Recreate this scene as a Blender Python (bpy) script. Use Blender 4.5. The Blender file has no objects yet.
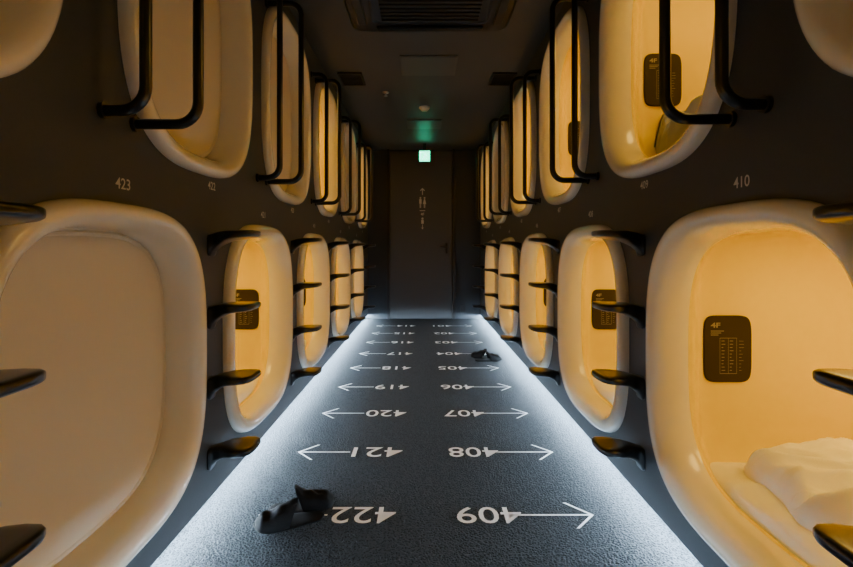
import bpy, bmesh, math, random
from mathutils import Vector, Matrix, noise
random.seed(4)
scene = bpy.context.scene
col = scene.collection

# ---------------------------------------------------------------- constants
W = 0.82          # corridor half width
CEIL = 2.46
YB, YF = -1.5175, 6.85
GAP = 0.06        # shadow gap under the wall panels (LED cove behind the lip)
P = 1.105
LOW = [1.245 + P * k for k in range(-2, 5)]
UPP = [1.695 + P * k for k in range(-2, 5)]
LZ = (0.160, 1.125)
UZ = (1.275, 2.350)
A = 0.455
NEXP = 3.2
MID = 1.20

# ---------------------------------------------------------------- materials
def mat(name, colr, rough=0.5, coat=0.0, metal=0.0, emis=None, estr=0.0, bump=None, var=0.0, spec=0.5):
    m = bpy.data.materials.new(name); m.use_nodes = True
    nt = m.node_tree; b = nt.nodes["Principled BSDF"]
    b.inputs["Base Color"].default_value = (*colr, 1)
    b.inputs["Roughness"].default_value = rough
    b.inputs["Metallic"].default_value = metal
    b.inputs["Coat Weight"].default_value = coat
    b.inputs["Coat Roughness"].default_value = 0.06
    b.inputs["Specular IOR Level"].default_value = spec
    if emis:
        b.inputs["Emission Color"].default_value = (*emis, 1)
        b.inputs["Emission Strength"].default_value = estr
    tc = nt.nodes.new("ShaderNodeTexCoord")
    if bump or var:
        n = nt.nodes.new("ShaderNodeTexNoise")
        n.inputs["Scale"].default_value = bump[0] if bump else 6
        n.inputs["Detail"].default_value = 4
        nt.links.new(tc.outputs["Object"], n.inputs["Vector"])
        if bump:
            bp = nt.nodes.new("ShaderNodeBump")
            bp.inputs["Strength"].default_value = bump[1]
            bp.inputs["Distance"].default_value = bump[2]
            nt.links.new(n.outputs["Fac"], bp.inputs["Height"])
            nt.links.new(bp.outputs["Normal"], b.inputs["Normal"])
        if var:
            mx = nt.nodes.new("ShaderNodeMix"); mx.data_type = 'RGBA'
            mx.inputs[6].default_value = (*[c * (1 - var) for c in colr], 1)
            mx.inputs[7].default_value = (*[min(1, c * (1 + var)) for c in colr], 1)
            nt.links.new(n.outputs["Fac"], mx.inputs[0])
            nt.links.new(mx.outputs[2], b.inputs["Base Color"])
    return m

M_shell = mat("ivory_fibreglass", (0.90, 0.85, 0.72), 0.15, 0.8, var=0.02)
M_shell_in = mat("ivory_fibreglass_amber_glow", (0.92, 0.70, 0.02), 0.35, 0.0, var=0.02, spec=0.2)  # same ivory shell, with the lamps' amber glow put into the base colour
M_wall = mat("charcoal_wall_paint", (0.042, 0.049, 0.058), 0.5, bump=(140, 0.10, 0.002), var=0.1, spec=0.35)
M_ceil = mat("charcoal_ceiling_paint", (0.062, 0.068, 0.075), 0.5, bump=(60, 0.1, 0.002))
M_hatch = mat("hatch_paint", (0.085, 0.088, 0.09), 0.4)
M_door = mat("door_paint", (0.056, 0.060, 0.066), 0.45, bump=(90, 0.08, 0.002))
M_trim = mat("dark_trim", (0.018, 0.018, 0.020), 0.4)
M_black = mat("black_powder_coat", (0.005, 0.005, 0.006), 0.28, 0.2)
M_step = mat("black_step_rubber", (0.006, 0.006, 0.007), 0.28, 0.2)
M_blind = mat("blind_fabric", (0.70, 0.63, 0.49), 0.75, bump=(400, 0.1, 0.001))
M_sheet = mat("white_linen", (0.90, 0.89, 0.87), 0.85, bump=(60, 0.2, 0.003))
M_blanket = mat("grey_blanket", (0.42, 0.44, 0.50), 0.9, bump=(80, 0.3, 0.003))
M_panel = mat("dark_info_panel", (0.034, 0.024, 0.018), 0.55, 0.0, spec=0.2)
M_ink = mat("panel_ink", (0.30, 0.27, 0.22), 0.6)
M_mark = mat("white_floor_paint", (0.85, 0.85, 0.85), 0.7)
M_label = mat("grey_label_ink", (0.60, 0.59, 0.57), 0.6)
M_led = mat("led_diffuser", (0.9, 0.9, 0.9), 0.5, emis=(0.64, 0.83, 1.0), estr=480)
M_exit = mat("exit_sign_green", (0.0, 0.5, 0.3), 0.4, emis=(0.0, 1.0, 0.50), estr=6)
M_exitw = mat("exit_sign_white", (0.9, 0.9, 0.9), 0.4, emis=(0.3, 1.0, 0.75), estr=5)
M_white = mat("white_plastic", (0.55, 0.55, 0.53), 0.4)
M_fabric = mat("black_slipper_fabric", (0.002, 0.002, 0.0023), 0.7, bump=(200, 0.3, 0.002), spec=0.1)
M_grille = mat("ac_grille", (0.008, 0.008, 0.008), 0.5)
M_chrome = mat("brushed_steel", (0.35, 0.33, 0.3), 0.3, metal=1.0)

def carpet():
    m = bpy.data.materials.new("carpet"); m.use_nodes = True
    nt = m.node_tree; b = nt.nodes["Principled BSDF"]
    b.inputs["Roughness"].default_value = 0.95
    b.inputs["Specular IOR Level"].default_value = 0.08
    tc = nt.nodes.new("ShaderNodeTexCoord")
    n = nt.nodes.new("ShaderNodeTexNoise"); n.inputs["Scale"].default_value = 150; n.inputs["Detail"].default_value = 3
    v = nt.nodes.new("ShaderNodeTexVoronoi"); v.inputs["Scale"].default_value = 130
    nt.links.new(tc.outputs["Object"], n.inputs["Vector"]); nt.links.new(tc.outputs["Object"], v.inputs["Vector"])
    ad = nt.nodes.new("ShaderNodeMath"); ad.operation = 'ADD'
    nt.links.new(n.outputs["Fac"], ad.inputs[0]); nt.links.new(v.outputs["Distance"], ad.inputs[1])
    cr = nt.nodes.new("ShaderNodeValToRGB")
    cr.color_ramp.elements[0].position = 0.66; cr.color_ramp.elements[0].color = (0.0015, 0.002, 0.0025, 1)
    cr.color_ramp.elements[1].position = 1.0; cr.color_ramp.elements[1].color = (0.032, 0.037, 0.042, 1)
    nt.links.new(ad.outputs[0], cr.inputs[0]); nt.links.new(cr.outputs[0], b.inputs["Base Color"])
    bp = nt.nodes.new("ShaderNodeBump"); bp.inputs["Strength"].default_value = 1.0; bp.inputs["Distance"].default_value = 0.004
    nt.links.new(ad.outputs[0], bp.inputs["Height"]); nt.links.new(bp.outputs["Normal"], b.inputs["Normal"])
    return m
M_carpet = carpet()

# ---------------------------------------------------------------- helpers
def obj(name, data, parent=None, loc=(0, 0, 0)):
    o = bpy.data.objects.new(name, data); col.objects.link(o)
    o.location = loc
    if parent: o.parent = parent
    return o
def empty(name, loc):
    e = bpy.data.objects.new(name, None); e.empty_display_size = 0.1
    e.location = loc; col.objects.link(e); return e
def finish(bm, name, mats, smooth=False, recalc=True):
    if recalc: bmesh.ops.recalc_face_normals(bm, faces=bm.faces)
    me = bpy.data.meshes.new(name); bm.to_mesh(me); bm.free()
    for m in (mats if isinstance(mats, (list, tuple)) else [mats]): me.materials.append(m)
    if smooth:
        for p in me.polygons: p.use_smooth = True
    return me
def bbox(bm, x0, x1, y0, y1, z0, z1, bev=0.0, seg=2, mi=0):
    r = bmesh.ops.create_cube(bm, size=1.0)
    vs = r["verts"]
    for v in vs:
        v.co = Vector(((x0 + x1) / 2 + v.co.x * (x1 - x0), (y0 + y1) / 2 + v.co.y * (y1 - y0), (z0 + z1) / 2 + v.co.z * (z1 - z0)))
    fs = set(f for v in vs for f in v.link_faces)
    for f in fs: f.material_index = mi
    if bev:
        es = list(set(e for v in vs for e in v.link_edges))
        r = bmesh.ops.bevel(bm, geom=es, offset=bev, segments=seg, affect='EDGES', profile=0.5)
        for f in r["faces"]: f.material_index = mi
def box_obj(name, mats, *dims, bev=0.0, parent=None):
    bm = bmesh.new(); bbox(bm, *dims, bev=bev)
    return obj(name, finish(bm, name, mats), parent)

NR = 96
def se(a, b, n, j, N=NR):
    t = 2 * math.pi * (j + 0.5) / N
    c, s = math.cos(t), math.sin(t)
    return (math.copysign(abs(c) ** (2 / n), c) * a, math.copysign(abs(s) ** (2 / n), s) * b)
def loft(bm, rings, cap0=False, cap1=False, closed=True, mi=0):
    vr = [[bm.verts.new(p) for p in r] for r in rings]
    for i, (a, b) in enumerate(zip(vr[:-1], vr[1:])):
        n = len(a)
        for j in range(n if closed else n - 1):
            f = bm.faces.new((a[j], a[(j + 1) % n], b[(j + 1) % n], b[j])); f.material_index = mi(i) if callable(mi) else mi
    m_end = mi(len(vr)) if callable(mi) else mi
    if cap0: bm.faces.new(vr[0]).material_index = m_end
    if cap1: bm.faces.new(vr[-1][::-1]).material_index = m_end
    return vr

# ---------------------------------------------------------------- capsule meshes (local: origin at wall plane, pod centre; +s*x goes into the pod)
PROF = [(0.0, 0.03), (0.0, 0.0), (0.0, -0.010), (0.004, -0.022), (0.012, -0.032), (0.024, -0.038), (0.036, -0.037),
        (0.048, -0.030), (0.058, -0.017), (0.065, 0.0), (0.070, 0.022), (0.074, 0.05), (0.076, 0.085), (0.073, 0.105), (0.060, 0.122),
        (0.045, 0.135), (0.036, 0.155), (0.032, 0.19), (0.030, 0.35), (0.030, 0.9), (0.030, 1.55), (0.036, 1.78), (0.060, 1.90), (0.11, 1.97), (0.2, 2.0)]
def pn(d):   # the mouth is rounder than the boxier interior
    t = min(1, max(0, (d - 0.09) / 0.12)); return NEXP + 2.4 * t
cache = {}
def get_shell(s, hb):
    k = ("shell", s, hb)
    if k in cache: return cache[k]
    bm = bmesh.new(); rings = []
    for ins, d in PROF:
        rings.append([(s * d, *se(A - ins, hb - ins, pn(d), j)) for j in range(NR)])
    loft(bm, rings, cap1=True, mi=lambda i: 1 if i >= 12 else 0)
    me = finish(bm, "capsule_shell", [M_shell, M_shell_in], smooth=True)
    cache[k] = me; return me
def get_blind(s, hb):
    k = ("blind", s, hb)
    if k in cache: return cache[k]
    bm = bmesh.new()
    rings = [[(s * d, *se(A - ins, hb - ins, NEXP, j)) for j in range(NR)] for ins, d in
             [(0.0755, 0.096), (0.0755, 0.082), (0.079, 0.079), (0.085, 0.081), (0.088, 0.084), (0.2, 0.084)]]
    loft(bm, rings, cap0=True, cap1=True)
    me = finish(bm, "blind", M_blind)
    cache[k] = me; return me
def get_mattress(s, hb):
    k = ("mat", s, hb)
    if k in cache: return cache[k]
    bm = bmesh.new()
    zb, zt = -hb + 0.045, -hb + 0.105
    bbox(bm, min(s * 0.16, s * 1.85), max(s * 0.16, s * 1.85), -A + 0.13, A - 0.13, zb, zt - 0.02)
    nx, ny = 100, 40; g = []
    for i in range(nx + 1):
        r = []
        for j in range(ny + 1):
            u = i / nx; v = j / ny * 2 - 1
            d = 0.098 + 1.75 * u
            y = v * (A - 0.050)
            q = Vector((d * 4, y * 7 + d * 3, 2.0))
            z = zt + 0.007 * noise.noise(Vector((d * 5, y * 5, 3))) + 0.010 * (1 - min(1, abs(noise.noise(q)) * 3))
            fr = max(0, 1 - u / 0.05)
            z -= 0.045 * (1 - math.sqrt(max(0, 1 - fr * fr)))
            r.append(bm.verts.new((s * d, y, z)))
        g.append(r)
    for i in range(nx):
        for j in range(ny):
            bm.faces.new((g[i][j], g[i + 1][j], g[i + 1][j + 1], g[i][j + 1])).smooth = True
    me = finish(bm, "mattress", M_sheet)
    cache[k] = me; return me
def ridge(q):
    return 1 - math.sqrt(noise.noise(q) ** 2 * 4.0 + 0.003)
def make_duvet(s, hb, d0, d1, y0, y1, h, seed, edge=0.06, m=None):
    bm = bmesh.new(); nx, ny = 190, 150; g = []
    base = -hb + 0.104
    for i in range(nx + 1):
        r = []
        for j in range(ny + 1):
            u = i / nx; v = j / ny
            wob = 0.14 * noise.noise(Vector((v * 3.0, seed, 0)))
            d = d0 + (d1 - d0) * u + wob * (1 - u)
            y = y0 + (y1 - y0) * v + 0.10 * noise.noise(Vector((u * 4, seed + 9, 0))) * (1 - v)
            e = min(1, min(u, 1 - u) / edge) * min(1, min(v, 1 - v) / edge)
            e = math.sin(e * math.pi / 2) ** 0.45
            q = Vector((d * 2.2 + seed, y * 5.0 + d * 3.4, seed))      # folds run diagonally
            w = Vector((noise.noise(q * 0.9), noise.noise(q * 0.9 + Vector((7, 3, 1))), 0)) * 1.1
            f1 = ridge(q + w); f2 = ridge(q * 2.1 + w * 1.6 + Vector((3, 1, 0))); f3 = noise.noise(q * 0.5); f4 = ridge(q * 4.2 + w * 2.4)
            z = base + e * h * (0.24 + 0.38 * f1 + 0.28 * f2 + 0.22 * f3 + 0.10 * f4)
            lim = A - 0.045
            y = max(-lim, min(lim, y))
            r.append(bm.verts.new((s * d, y, max(z, base - 0.004))))
        g.append(r)
    for i in range(nx):
        for j in range(ny):
            bm.faces.new((g[i][j], g[i + 1][j], g[i + 1][j + 1], g[i][j + 1])).smooth = True
    return finish(bm, "duvet", m or M_sheet)

def text_geo(txt, w, h, bold=0.0):
    cu = bpy.data.curves.new("t", 'FONT'); cu.body = txt; cu.size = 1; cu.offset = bold; cu.resolution_u = 4
    o = bpy.data.objects.new("t", cu); col.objects.link(o)
    bpy.context.view_layer.update()
    me = o.evaluated_get(bpy.context.evaluated_depsgraph_get()).to_mesh()
    vs = [v.co.copy() for v in me.vertices]; fs = [tuple(p.vertices) for p in me.polygons]
    bpy.data.objects.remove(o); bpy.data.curves.remove(cu)
    x0 = min(v.x for v in vs); x1 = max(v.x for v in vs); y0 = min(v.y for v in vs); y1 = max(v.y for v in vs)
    sx = w / (x1 - x0); sy = h / (y1 - y0)
    return [((v.x - (x0 + x1) / 2) * sx, (v.y - (y0 + y1) / 2) * sy) for v in vs], fs
def add_flat(bm, geo, fn, mi=0):
    vs, fs = geo
    bv = [bm.verts.new(fn(x, y)) for x, y in vs]
    for f in fs:
        try: bm.faces.new([bv[i] for i in f]).material_index = mi
        except ValueError: pass
def rect(x0, x1, y0, y1): return ([(x0, y0), (x1, y0), (x1, y1), (x0, y1)], [(0, 1, 2, 3)])

G_4F = text_geo("4F", 0.034, 0.018, 0.03)
def get_panel(s):
    k = ("panel", s)
    if k in cache: return cache[k]
    bm = bmesh.new()
    w, h = 0.085, 0.118
    rings = []
    for yy, ins in [(0.008, 0), (-0.004, 0), (-0.007, 0.003), (-0.007, 0.03)]:
        rings.append([(x, yy, z) for x, z in [se(w - ins, h - ins, 6, j, 48) for j in range(48)]])
    loft(bm, rings, cap0=True, cap1=True)
    fn = lambda x, z: (x, -0.0085, z)
    def off(g, dx, dz): return ([(x + dx, y + dz) for x, y in g[0]], g[1])
    add_flat(bm, off(G_4F, -0.045, 0.085), fn, 1)
    rnd = random.Random(5)
    for i in range(3): add_flat(bm, rect(-0.062, -0.015 - 0.01 * i, 0.063 - 0.007 * i, 0.0655 - 0.007 * i), fn, 1)
    for x0, x1, z0, z1 in [(-0.03, 0.03, 0.0385, 0.040), (-0.03, -0.029, -0.085, 0.04), (0.029, 0.03, -0.085, 0.04), (-0.03, 0.03, -0.0865, -0.085), (-0.0005, 0.0005, -0.085, 0.04)]:
        add_flat(bm, rect(x0, x1, z0, z1), fn, 1)
    for i in range(10):
        z = 0.028 - 0.0115 * i
        add_flat(bm, rect(-0.024, -0.024 + rnd.uniform(.006, .014), z, z + 0.0022), fn, 1)
        add_flat(bm, rect(0.005, 0.005 + rnd.uniform(.006, .014), z, z + 0.0022), fn, 1)
        add_flat(bm, rect(0.038, 0.038 + rnd.uniform(.006, .018), z, z + 0.0013), fn, 1)
    me = finish(bm, "info_panel", [M_panel, M_ink], recalc=False)
    cache[k] = me; return me

PW = 8.0
def build_pod(s, cy, zr, closed=False, duvet=None, power=1.0, dm=None):
    cz = (zr[0] + zr[1]) / 2; hb = (zr[1] - zr[0]) / 2
    e = empty("sleeping_capsule", (s * W, cy, cz))
    obj("shell", get_shell(s, hb), e)
    obj("mattress", get_mattress(s, hb), e)
    if closed: obj("roller_blind", get_blind(s, hb), e)
    obj("info_panel", get_panel(s), e, (s * 0.245, A - 0.034, -hb + 0.49))
    if duvet: obj("duvet", make_duvet(s, hb, *duvet, m=dm), e)
    for dd, pw, sz in [(0.42, 0.36, 0.35), (1.2, 0.64, 0.6)]:
        l = bpy.data.lights.new("pod_lamp", 'AREA'); l.shape = 'RECTANGLE'; l.size = sz; l.size_y = 0.35
        l.energy = PW * pw * power * (0.01 if closed else 1.0); l.color = (1.0, 0.635, 0.13)
        obj("pod_lamp", l, e, (s * dd, 0, hb - 0.075))
    return e

for s in (-1, 1):
    for i, cy in enumerate(LOW):
        cl = (s == -1 and i == 2)
        dv = None
        if s == 1 and i == 2: dv = (0.23, 1.2, -0.40, 0.33, 0.16, 3.3)
        elif i in (3, 4) or (s == 1 and i == 6): dv = (0.35, 1.4, -0.38, 0.36, 0.17, 11.0 + i + s)
        build_pod(s, cy, LZ, cl, dv)
    for i, cy in enumerate(UPP):
        cl = (s == -1 and i in (1, 2, 3, 5)) or (s == 1 and i in (1, 5))
        dv = None; dm = None
        if s == 1 and i == 2: dv = (0.15, 0.9, 0.02, 0.44, 0.26, 5.7); dm = M_blanket
        build_pod(s, cy, UZ, cl, dv, dm=dm)

# ---------------------------------------------------------------- walls with pod openings
def wall(s, name):
    bm = bmesh.new()
    def cell(cy, y0, y1, z0, z1, zr):
        cz = (zr[0] + zr[1]) / 2; hb = (zr[1] - zr[0]) / 2
        inner = [se(A - 0.003, hb - 0.003, NEXP, j) for j in range(NR)]
        outer = []
        for y, z in inner:
            t = 1e9
            if y > 0: t = min(t, (y1 - cy) / y)
            if y < 0: t = min(t, (y0 - cy) / y)
            if z > 0: t = min(t, (z1 - cz) / z)
            if z < 0: t = min(t, (z0 - cz) / z)
            outer.append([cy + y * t, cz + z * t])
        for Y in (y0, y1):
            for Z in (z0, z1):
                k = min(range(NR), key=lambda q: (outer[q][0] - Y) ** 2 + (outer[q][1] - Z) ** 2)
                outer[k] = [Y, Z]
        a = [bm.verts.new((s * W, cy + y, cz + z)) for y, z in inner]
        b = [bm.verts.new((s * W, y, z)) for y, z in outer]
        for j in range(NR):
            bm.faces.new((a[j], a[(j + 1) % NR], b[(j + 1) % NR], b[j]))
    def quad(pts): bm.faces.new([bm.verts.new(p) for p in pts])
    for c in LOW: cell(c, c - P / 2, c + P / 2, GAP, MID, LZ)
    for c in UPP: cell(c, c - P / 2, c + P / 2, MID, CEIL, UZ)
    def q(y0, y1, z0, z1): quad([(s * W, y0, z0), (s * W, y1, z0), (s * W, y1, z1), (s * W, y0, z1)])
    q(LOW[-1] + P / 2, YF, GAP, MID); q(UPP[-1] + P / 2, YF, MID, CEIL); q(YB, UPP[0] - P / 2, MID, CEIL)
    prof = [(W, GAP), (W + 0.010, GAP), (W + 0.010, 0.10), (W + 0.075, 0.10), (W + 0.075, 0.0)]
    for (xa, za), (xb, zb) in zip(prof[:-1], prof[1:]):
        quad([(s * xa, YB, za), (s * xb, YB, zb), (s * xb, YF, zb), (s * xa, YF, za)])
    bmesh.ops.remove_doubles(bm, verts=bm.verts, dist=1e-5)
    return obj(name, finish(bm, name, M_wall))
wall(-1, "wall_left"); wall(1, "wall_right")
box_obj("floor", M_carpet, -1.0, 1.0, YB, YF + 0.1, -0.06, 0.0)
box_obj("ceiling", M_ceil, -1.0, 1.0, YB, YF + 0.1, CEIL, CEIL + 0.05)
box_obj("wall_back", M_wall, -1.0, 1.0, YF, YF + 0.08, 0, CEIL)
box_obj("wall_front", M_wall, -1.0, 1.0, YB - 0.06, YB, 0, CEIL)

for s in (-1, 1):
    bm = bmesh.new()
    xa, xb = sorted((s * (W + 0.045), s * (W + 0.060)))
    bbox(bm, xa, xb, YB + 0.02, YF - 0.02, 0.0525, 0.0855, bev=0.003)
    obj("led_strip_light", finish(bm, "led_strip_light", M_led))

# ---------------------------------------------------------------- steps
def step_mesh(s):
    bm = bmesh.new(); N = 28
    secs = [(0.0, .034, .085, -.014), (.006, .034, .085, -.014), (.012, .028, .070, -.012), (.03, .030, .058, -.006), (.05, .040, .050, -.002), (.07, .056, .042, 0),
            (.095, .070, .036, 0), (.125, .076, .032, 0), (.150, .074, .029, 0), (.165, .063, .026, 0), (.174, .046, .020, -.002), (.178, .022, .012, -.006)]
    rings = []
    for x, hw, th, zo in secs:
        x = -s * x
        rings.append([(x, y, -th / 2 + z + zo) for y, z in [se(hw, th / 2, 4, j, N) for j in range(N)]])
    loft(bm, rings, cap0=True, cap1=True)
    return finish(bm, "wall_step", M_step, smooth=True)
SM = {s: step_mesh(s) for s in (-1, 1)}
for s in (-1, 1):
    for c in [0.755 - P + 0.03, 0.74, 1.79, 1.79 + P, 1.79 + 2 * P, 1.79 + 3 * P, 1.79 + 4 * P]:
        for z in (1.075, 0.80, 0.533, 0.267):
            obj("wall_step", SM[s], None, (s * (W - 0.0005), c, z))

# ---------------------------------------------------------------- grab rails
def rail(s, yc):
    cu = bpy.data.curves.new("grab_rail", 'CURVE'); cu.dimensions = '3D'
    cu.bevel_depth = 0.0145; cu.bevel_resolution = 4; cu.use_fill_caps = True
    for dy, pr in ((-0.065, 0.11), (0.065, 0.18)):
        z0, z1, r = 1.352, 2.27, 0.06
        pts = [(0, z0)]
        for k in range(9):
            t = k / 8 * math.pi / 2; pts.append((pr - r + r * math.sin(t), z0 + r - r * math.cos(t)))
        for k in range(9):
            t = k / 8 * math.pi / 2; pts.append((pr - r + r * math.cos(t), z1 - r + r * math.sin(t)))
        pts.append((0, z1))
        sp = cu.splines.new('POLY'); sp.points.add(len(pts) - 1)
        for p, (x, z) in zip(sp.points, pts): p.co = (-s * x, dy, z, 1); p.radius = 1
        for z in (z0, z1):
            sp = cu.splines.new('POLY'); sp.points.add(1)
            for p, x in zip(sp.points, (0, 0.010)): p.co = (-s * x, dy, z, 1); p.radius = 1.5
    cu.materials.append(M_black)
    obj("grab_rail", cu, None, (s * W, yc, 0))
for s in (-1, 1):
    for k in range(-1, 5): rail(s, 1.20 + P * k + (0.05 if s < 0 else 0.0))

# ---------------------------------------------------------------- floor numbers + arrows (readable from the far end)
for k in range(9):
    y = 1.77 + 0.5515 * k
    for s, num in ((1, 409 - k), (-1, 422 - k)):
        bm = bmesh.new()
        g = text_geo(str(num), 0.245, 0.108, 0.003)
        cx = s * 0.2375
        add_flat(bm, g, lambda a, b: (cx - a, y - b, 0.0025))
        def f(a, b): return (s * a, y + b, 0.0025)
        add_flat(bm, rect(0.325 if s > 0 else 0.372, 0.624, -0.0045, 0.0045), f)
        for q in (-1, 1):
            add_flat(bm, ([(0.632, 0), (0.619, 0), (0.538, q * 0.086), (0.550, q * 0.086)], [(0, 1, 2, 3)]), f)
        for fc in bm.faces:
            fc.normal_update()
            if fc.normal.z < 0: fc.normal_flip()
        obj("floor_number_marking", finish(bm, "floor_number_marking", M_mark, recalc=False))

# ---------------------------------------------------------------- capsule number labels on the wall
def label(s, y, z, num):
    bm = bmesh.new(); g = text_geo(str(num), 0.062, 0.030, 0.01)
    add_flat(bm, g, lambda a, b: (s * (W - 0.0015), y - s * a, z + b))
    obj("capsule_number_label", finish(bm, "capsule_number_label", M_label))
for i, c in enumerate(LOW):
    if i < 1: continue
    label(1, c - 0.02, 1.178, 410 - 2 * (i - 2)); label(-1, c + 0.02, 1.178, 423 - 2 * (i - 2))
for i, c in enumerate(UPP):
    if i < 1: continue
    label(1, c + 0.07, 1.245, 409 - 2 * (i - 2)); label(-1, c + 0.10, 1.245, 422 - 2 * (i - 2))

# ---------------------------------------------------------------- end door
dx0, dx1, dz = -0.495, 0.405, 2.425
door = empty("door_1", ((dx0 + dx1) / 2, YF, 0))
cx = (dx0 + dx1) / 2
bm = bmesh.new(); bbox(bm, dx0 - cx, dx1 - cx, -0.035, -0.002, 0.008, dz, bev=0.003)
obj("leaf", finish(bm, "leaf", M_door), door)
bm = bmesh.new()
for a, b in ((dx0 - cx - 0.045, dx0 - cx - 0.006), (dx1 - cx + 0.006, dx1 - cx + 0.045)):
    bbox(bm, a, b, -0.05, -0.001, 0, CEIL - 0.001, bev=0.003)
obj("frame", finish(bm, "frame", M_trim), door)
bm = bmesh.new()
bbox(bm, 0.355, 0.385, -0.045, -0.034, 0.95, 1.10, bev=0.004)
bbox(bm, 0.362, 0.378, -0.085, -0.040, 1.035, 1.051, bev=0.004)
bbox(bm, 0.27, 0.378, -0.092, -0.078, 1.035, 1.051, bev=0.005)
obj("lever_handle", finish(bm, "lever_handle", M_black), door)
bm = bmesh.new()
def fd(a, b): return (a, -0.037, b)
def disc(cx_, cz_, r): return ([(cx_ + r * math.cos(t * math.pi / 8), cz_ + r * math.sin(t * math.pi / 8)) for t in range(16)], [tuple(range(16))])
def poly(p): return (p, [tuple(range(len(p)))])
ic = 0.020
add_flat(bm, rect(ic - .006, ic + .006, 1.80, 1.88), fd)
add_flat(bm, poly([(ic - .035, 1.865), (ic, 1.90), (ic + .035, 1.865), (ic + .025, 1.855), (ic, 1.88), (ic - .025, 1.855)]), fd)
for dxm, fem in ((-.03, 0), (.03, 1)):
    x = ic + dxm
    add_flat(bm, disc(x, 1.755, .013), fd)
    if fem: add_flat(bm, poly([(x - .008, 1.738), (x + .008, 1.738), (x + .024, 1.665), (x - .024, 1.665)]), fd)
    else: add_flat(bm, rect(x - .017, x + .017, 1.67, 1.738), fd)
    add_flat(bm, rect(x - .010, x - .002, 1.61, 1.668), fd); add_flat(bm, rect(x + .002, x + .010, 1.61, 1.668), fd)
add_flat(bm, poly([(ic - .04, 1.575), (ic + .04, 1.575), (ic + .04, 1.565), (ic - .04, 1.565)]), fd)
gm = text_geo("4F", 0.05, 0.04, 0.02)
add_flat(bm, ([(a + ic, b + 1.52) for a, b in gm[0]], gm[1]), fd)
add_flat(bm, disc(ic, 1.455, .016), fd); add_flat(bm, rect(ic - .018, ic + .018, 1.38, 1.435), fd)
add_flat(bm, rect(ic - .004, ic + .004, 1.31, 1.37), fd)
add_flat(bm, poly([(ic - .02, 1.33), (ic, 1.30), (ic + .02, 1.33), (ic, 1.318)]), fd)
obj("toilet_pictograms", finish(bm, "toilet_pictograms", M_label), door)

bm = bmesh.new(); bbox(bm, 0.53, 0.60, YF - 0.012, YF - 0.0005, 0.10, 0.21, bev=0.004); bbox(bm, 0.55, 0.58, YF - 0.016, YF - 0.01, 0.13, 0.18, bev=0.002)
obj("power_outlet", finish(bm, "power_outlet", M_trim))

# ---------------------------------------------------------------- exit sign
ex = empty("exit_sign", (0.005, 6.45, CEIL))
bm = bmesh.new(); bbox(bm, -0.082, 0.082, -0.02, 0.02, -0.255, -0.095, bev=0.006); bbox(bm, -0.02, 0.02, -0.012, 0.012, -0.10, -0.0005)
obj("housing", finish(bm, "housing", M_trim), ex)
bm = bmesh.new(); bbox(bm, -0.072, 0.072, -0.024, -0.019, -0.246, -0.104); obj("green_face", finish(bm, "green_face", M_exit), ex)
bm = bmesh.new()
fe = lambda a, b: (a, -0.0255, b - 0.175)
add_flat(bm, rect(-.06, -.052, -.05, .05), fe); add_flat(bm, rect(-.06, -.005, .042, .05), fe)
add_flat(bm, disc(.012, .034, .011), fe)
add_flat(bm, poly([(-.004, .02), (.018, .018), (.012, -.012), (-.012, -.010)]), fe)
add_flat(bm, poly([(-.012, -.01), (0, -.012), (-.022, -.05), (-.034, -.048)]), fe)
add_flat(bm, poly([(0, -.012), (.012, -.012), (.034, -.03), (.026, -.038)]), fe)
add_flat(bm, poly([(.016, .018), (.04, .004), (.036, -.003), (.014, .008)]), fe)
obj("running_figure", finish(bm, "running_figure", M_exitw), ex)

# ---------------------------------------------------------------- ceiling fittings
ac = empty("ceiling_air_conditioner", (0.03, 2.66, CEIL))
bm = bmesh.new()
rings = []
for z, e_ in [(-0.0005, 0.46), (-0.012, 0.50), (-0.022, 0.50), (-0.03, 0.485), (-0.032, 0.36), (-0.026, 0.345)]:
    rings.append([(x, y * 0.86, z) for x, y in [se(e_, e_, 14, j, 64) for j in range(64)]])
loft(bm, rings, cap0=True, cap1=True)
obj("fascia", finish(bm, "fascia", M_black), ac)
bm = bmesh.new()
for i in range(13):
    y = -0.27 + i * 0.045
    bbox(bm, -0.30, 0.30, y - 0.012, y + 0.012, -0.036, -0.024, bev=0.003)
obj("intake_grille", finish(bm, "intake_grille", M_grille), ac)
bm = bmesh.new()
for q in (-1, 1):
    bbox(bm, -0.34, 0.34, q * 0.365 - 0.025, q * 0.365 + 0.025, -0.045, -0.029, bev=0.006)
    bbox(bm, q * 0.425 - 0.028, q * 0.425 + 0.028, -0.30, 0.30, -0.045, -0.029, bev=0.006)
obj("louvre_flaps", finish(bm, "louvre_flaps", M_step), ac)

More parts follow.
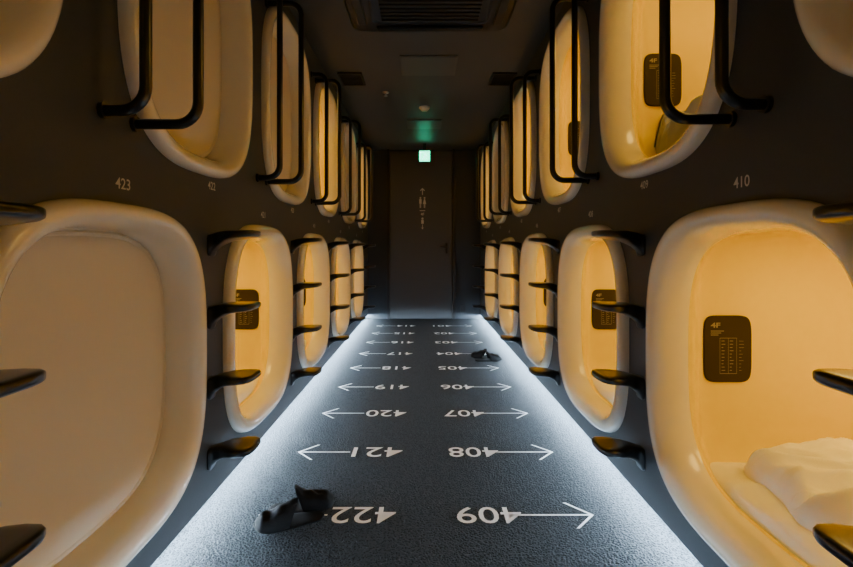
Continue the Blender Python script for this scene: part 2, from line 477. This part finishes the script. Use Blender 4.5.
def hatch(name, cx, cy, w, d, m=None, th=0.004):
    bm = bmesh.new()
    bbox(bm, cx - w / 2, cx + w / 2, cy - d / 2, cy + d / 2, CEIL - th - 0.003, CEIL - 0.0005, bev=0.002)
    bbox(bm, cx - w / 2 + .012, cx + w / 2 - .012, cy - d / 2 + .012, cy + d / 2 - .012, CEIL - th - 0.007, CEIL - th - 0.002, bev=0.002)
    return obj(name, finish(bm, name, m or M_hatch))
hatch("ceiling_access_hatch", 0.03, 3.72, 0.44, 0.40)
hatch("ceiling_access_hatch", 0.0, 5.45, 0.40, 0.40)
for x in (-0.62, 0.66):
    e = empty("ceiling_air_vent", (x, 4.0, CEIL))
    bm = bmesh.new()
    for a in ((-0.10, -0.085, -.14, .14), (.085, .10, -.14, .14), (-.085, .085, -.14, -.125), (-.085, .085, .125, .14)):
        bbox(bm, a[0], a[1], a[2], a[3], -0.014, -0.0005, bev=0.002)
    bbox(bm, -0.086, 0.086, -0.126, 0.126, -0.003, -0.0005)
    for i in range(8):
        y = -0.105 + i * 0.03
        bbox(bm, -0.085, 0.085, y - 0.006, y + 0.006, -0.011, -0.002)
    obj("frame_and_fins", finish(bm, "frame_and_fins", M_grille), e)
def turned(name, prof, m, loc, N=40):
    bm = bmesh.new()
    loft(bm, [[(r * math.cos(2 * math.pi * j / N), r * math.sin(2 * math.pi * j / N), z) for j in range(N)] for r, z in prof], cap0=True, cap1=True)
    return obj(name, finish(bm, name, m, smooth=True), None, loc)
turned("smoke_detector", [(.055, -.0005), (.055, -.012), (.048, -.020), (.040, -.024), (.038, -.032), (.030, -.040), (.012, -.043)], M_white, (0.0, 4.8, CEIL))
turned("ceiling_sprinkler", [(.03, -.0005), (.03, -.005), (.010, -.009), (.008, -.03), (.018, -.033), (.018, -.036), (.004, -.037)], M_chrome, (-0.36, 4.35, CEIL), 24)

# ---------------------------------------------------------------- slippers (flat sole, folded fabric vamp)
def slipper_mesh(seed):
    bm = bmesh.new(); L = 0.25
    def hw(t): return 0.036 + 0.015 * math.sin(max(0, t - 0.15) * math.pi * 0.95) if t < 0.97 else 0.03
    def width(t):
        e = min(1, t / 0.12); e2 = min(1, (1 - t) / 0.14)
        return hw(t) * math.sqrt(max(0.02, 1 - (1 - e) ** 2)) * math.sqrt(max(0.02, 1 - (1 - e2) ** 2))
    rings = []
    for k in range(29):
        t = k / 28; w = width(t); x = -L / 2 + L * t
        lift = 0.012 * max(0, t - 0.75) / 0.25
        rings.append([(x, y, 0.0055 + z + lift) for y, z in [se(w, 0.005, 4, j, 20) for j in range(20)]])
    loft(bm, rings, cap0=True, cap1=True)
    rings = []
    for k in range(25):
        q = k / 24
        t = 0.38 + 0.60 * q; w = width(t) * 1.03; x = -L / 2 + L * t
        h = (0.084 - 0.055 * q ** 0.9) * (1 if k < 21 else 1 - 0.15 * (k - 20))
        lift = 0.012 * max(0, t - 0.75) / 0.25
        out = []
        for j in range(25):
            a = math.pi * j / 24
            n = noise.noise(Vector((x * 30, math.cos(a) * 2.2, seed))) * 0.22 * math.sin(a) + 1
            out.append((x + 0.035 * (1 - math.sin(a)) * (1 - q), w * math.cos(a), 0.004 + lift + h * math.sin(a) ** 0.8 * n))
        inn = [(p[0], p[1] * 0.93, 0.004 + (p[2] - 0.004) * 0.94) for p in out[::-1]]
        rings.append(out + inn)
    loft(bm, rings, cap1=True)
    return finish(bm, "slipper", M_fabric, smooth=True)
SL = [slipper_mesh(1.3), slipper_mesh(7.7)]
def slippers(loc, rotz, poses):
    e = empty("pair_of_slippers", loc); e.rotation_euler = (0, 0, rotz)
    for i, (l, r) in enumerate(poses):
        o = obj("slipper_%d" % (i + 1), SL[i], e, l); o.rotation_euler = r
R = math.radians
slippers((-0.485, 1.770, 0.0), 0.0, [((-0.015, -0.050, 0.001), (0, 0, R(200))), ((0.005, 0.055, 0.001), (R(0), R(0), R(12)))])
slippers((0.565, 4.30, 0.0), 0.0, [((-0.02, 0.055, 0.001), (0, 0, R(160))), ((0.015, -0.05, 0.001), (0, 0, R(10)))])

# ---------------------------------------------------------------- world + camera
w = bpy.data.worlds.new("World"); scene.world = w; w.use_nodes = True
w.node_tree.nodes["Background"].inputs[0].default_value = (0.02, 0.02, 0.022, 1)
w.node_tree.nodes["Background"].inputs[1].default_value = 0.3
cam = bpy.data.cameras.new("camera"); cam.lens = 36 * 470 / 853; cam.sensor_width = 36
cam.shift_x = 3.0 / 853; cam.shift_y = -33.5 / 853; cam.clip_start = 0.02
co = obj("camera", cam, None, (-0.01, 0, 1.0)); co.rotation_euler = (math.radians(90), 0, 0)
scene.camera = co
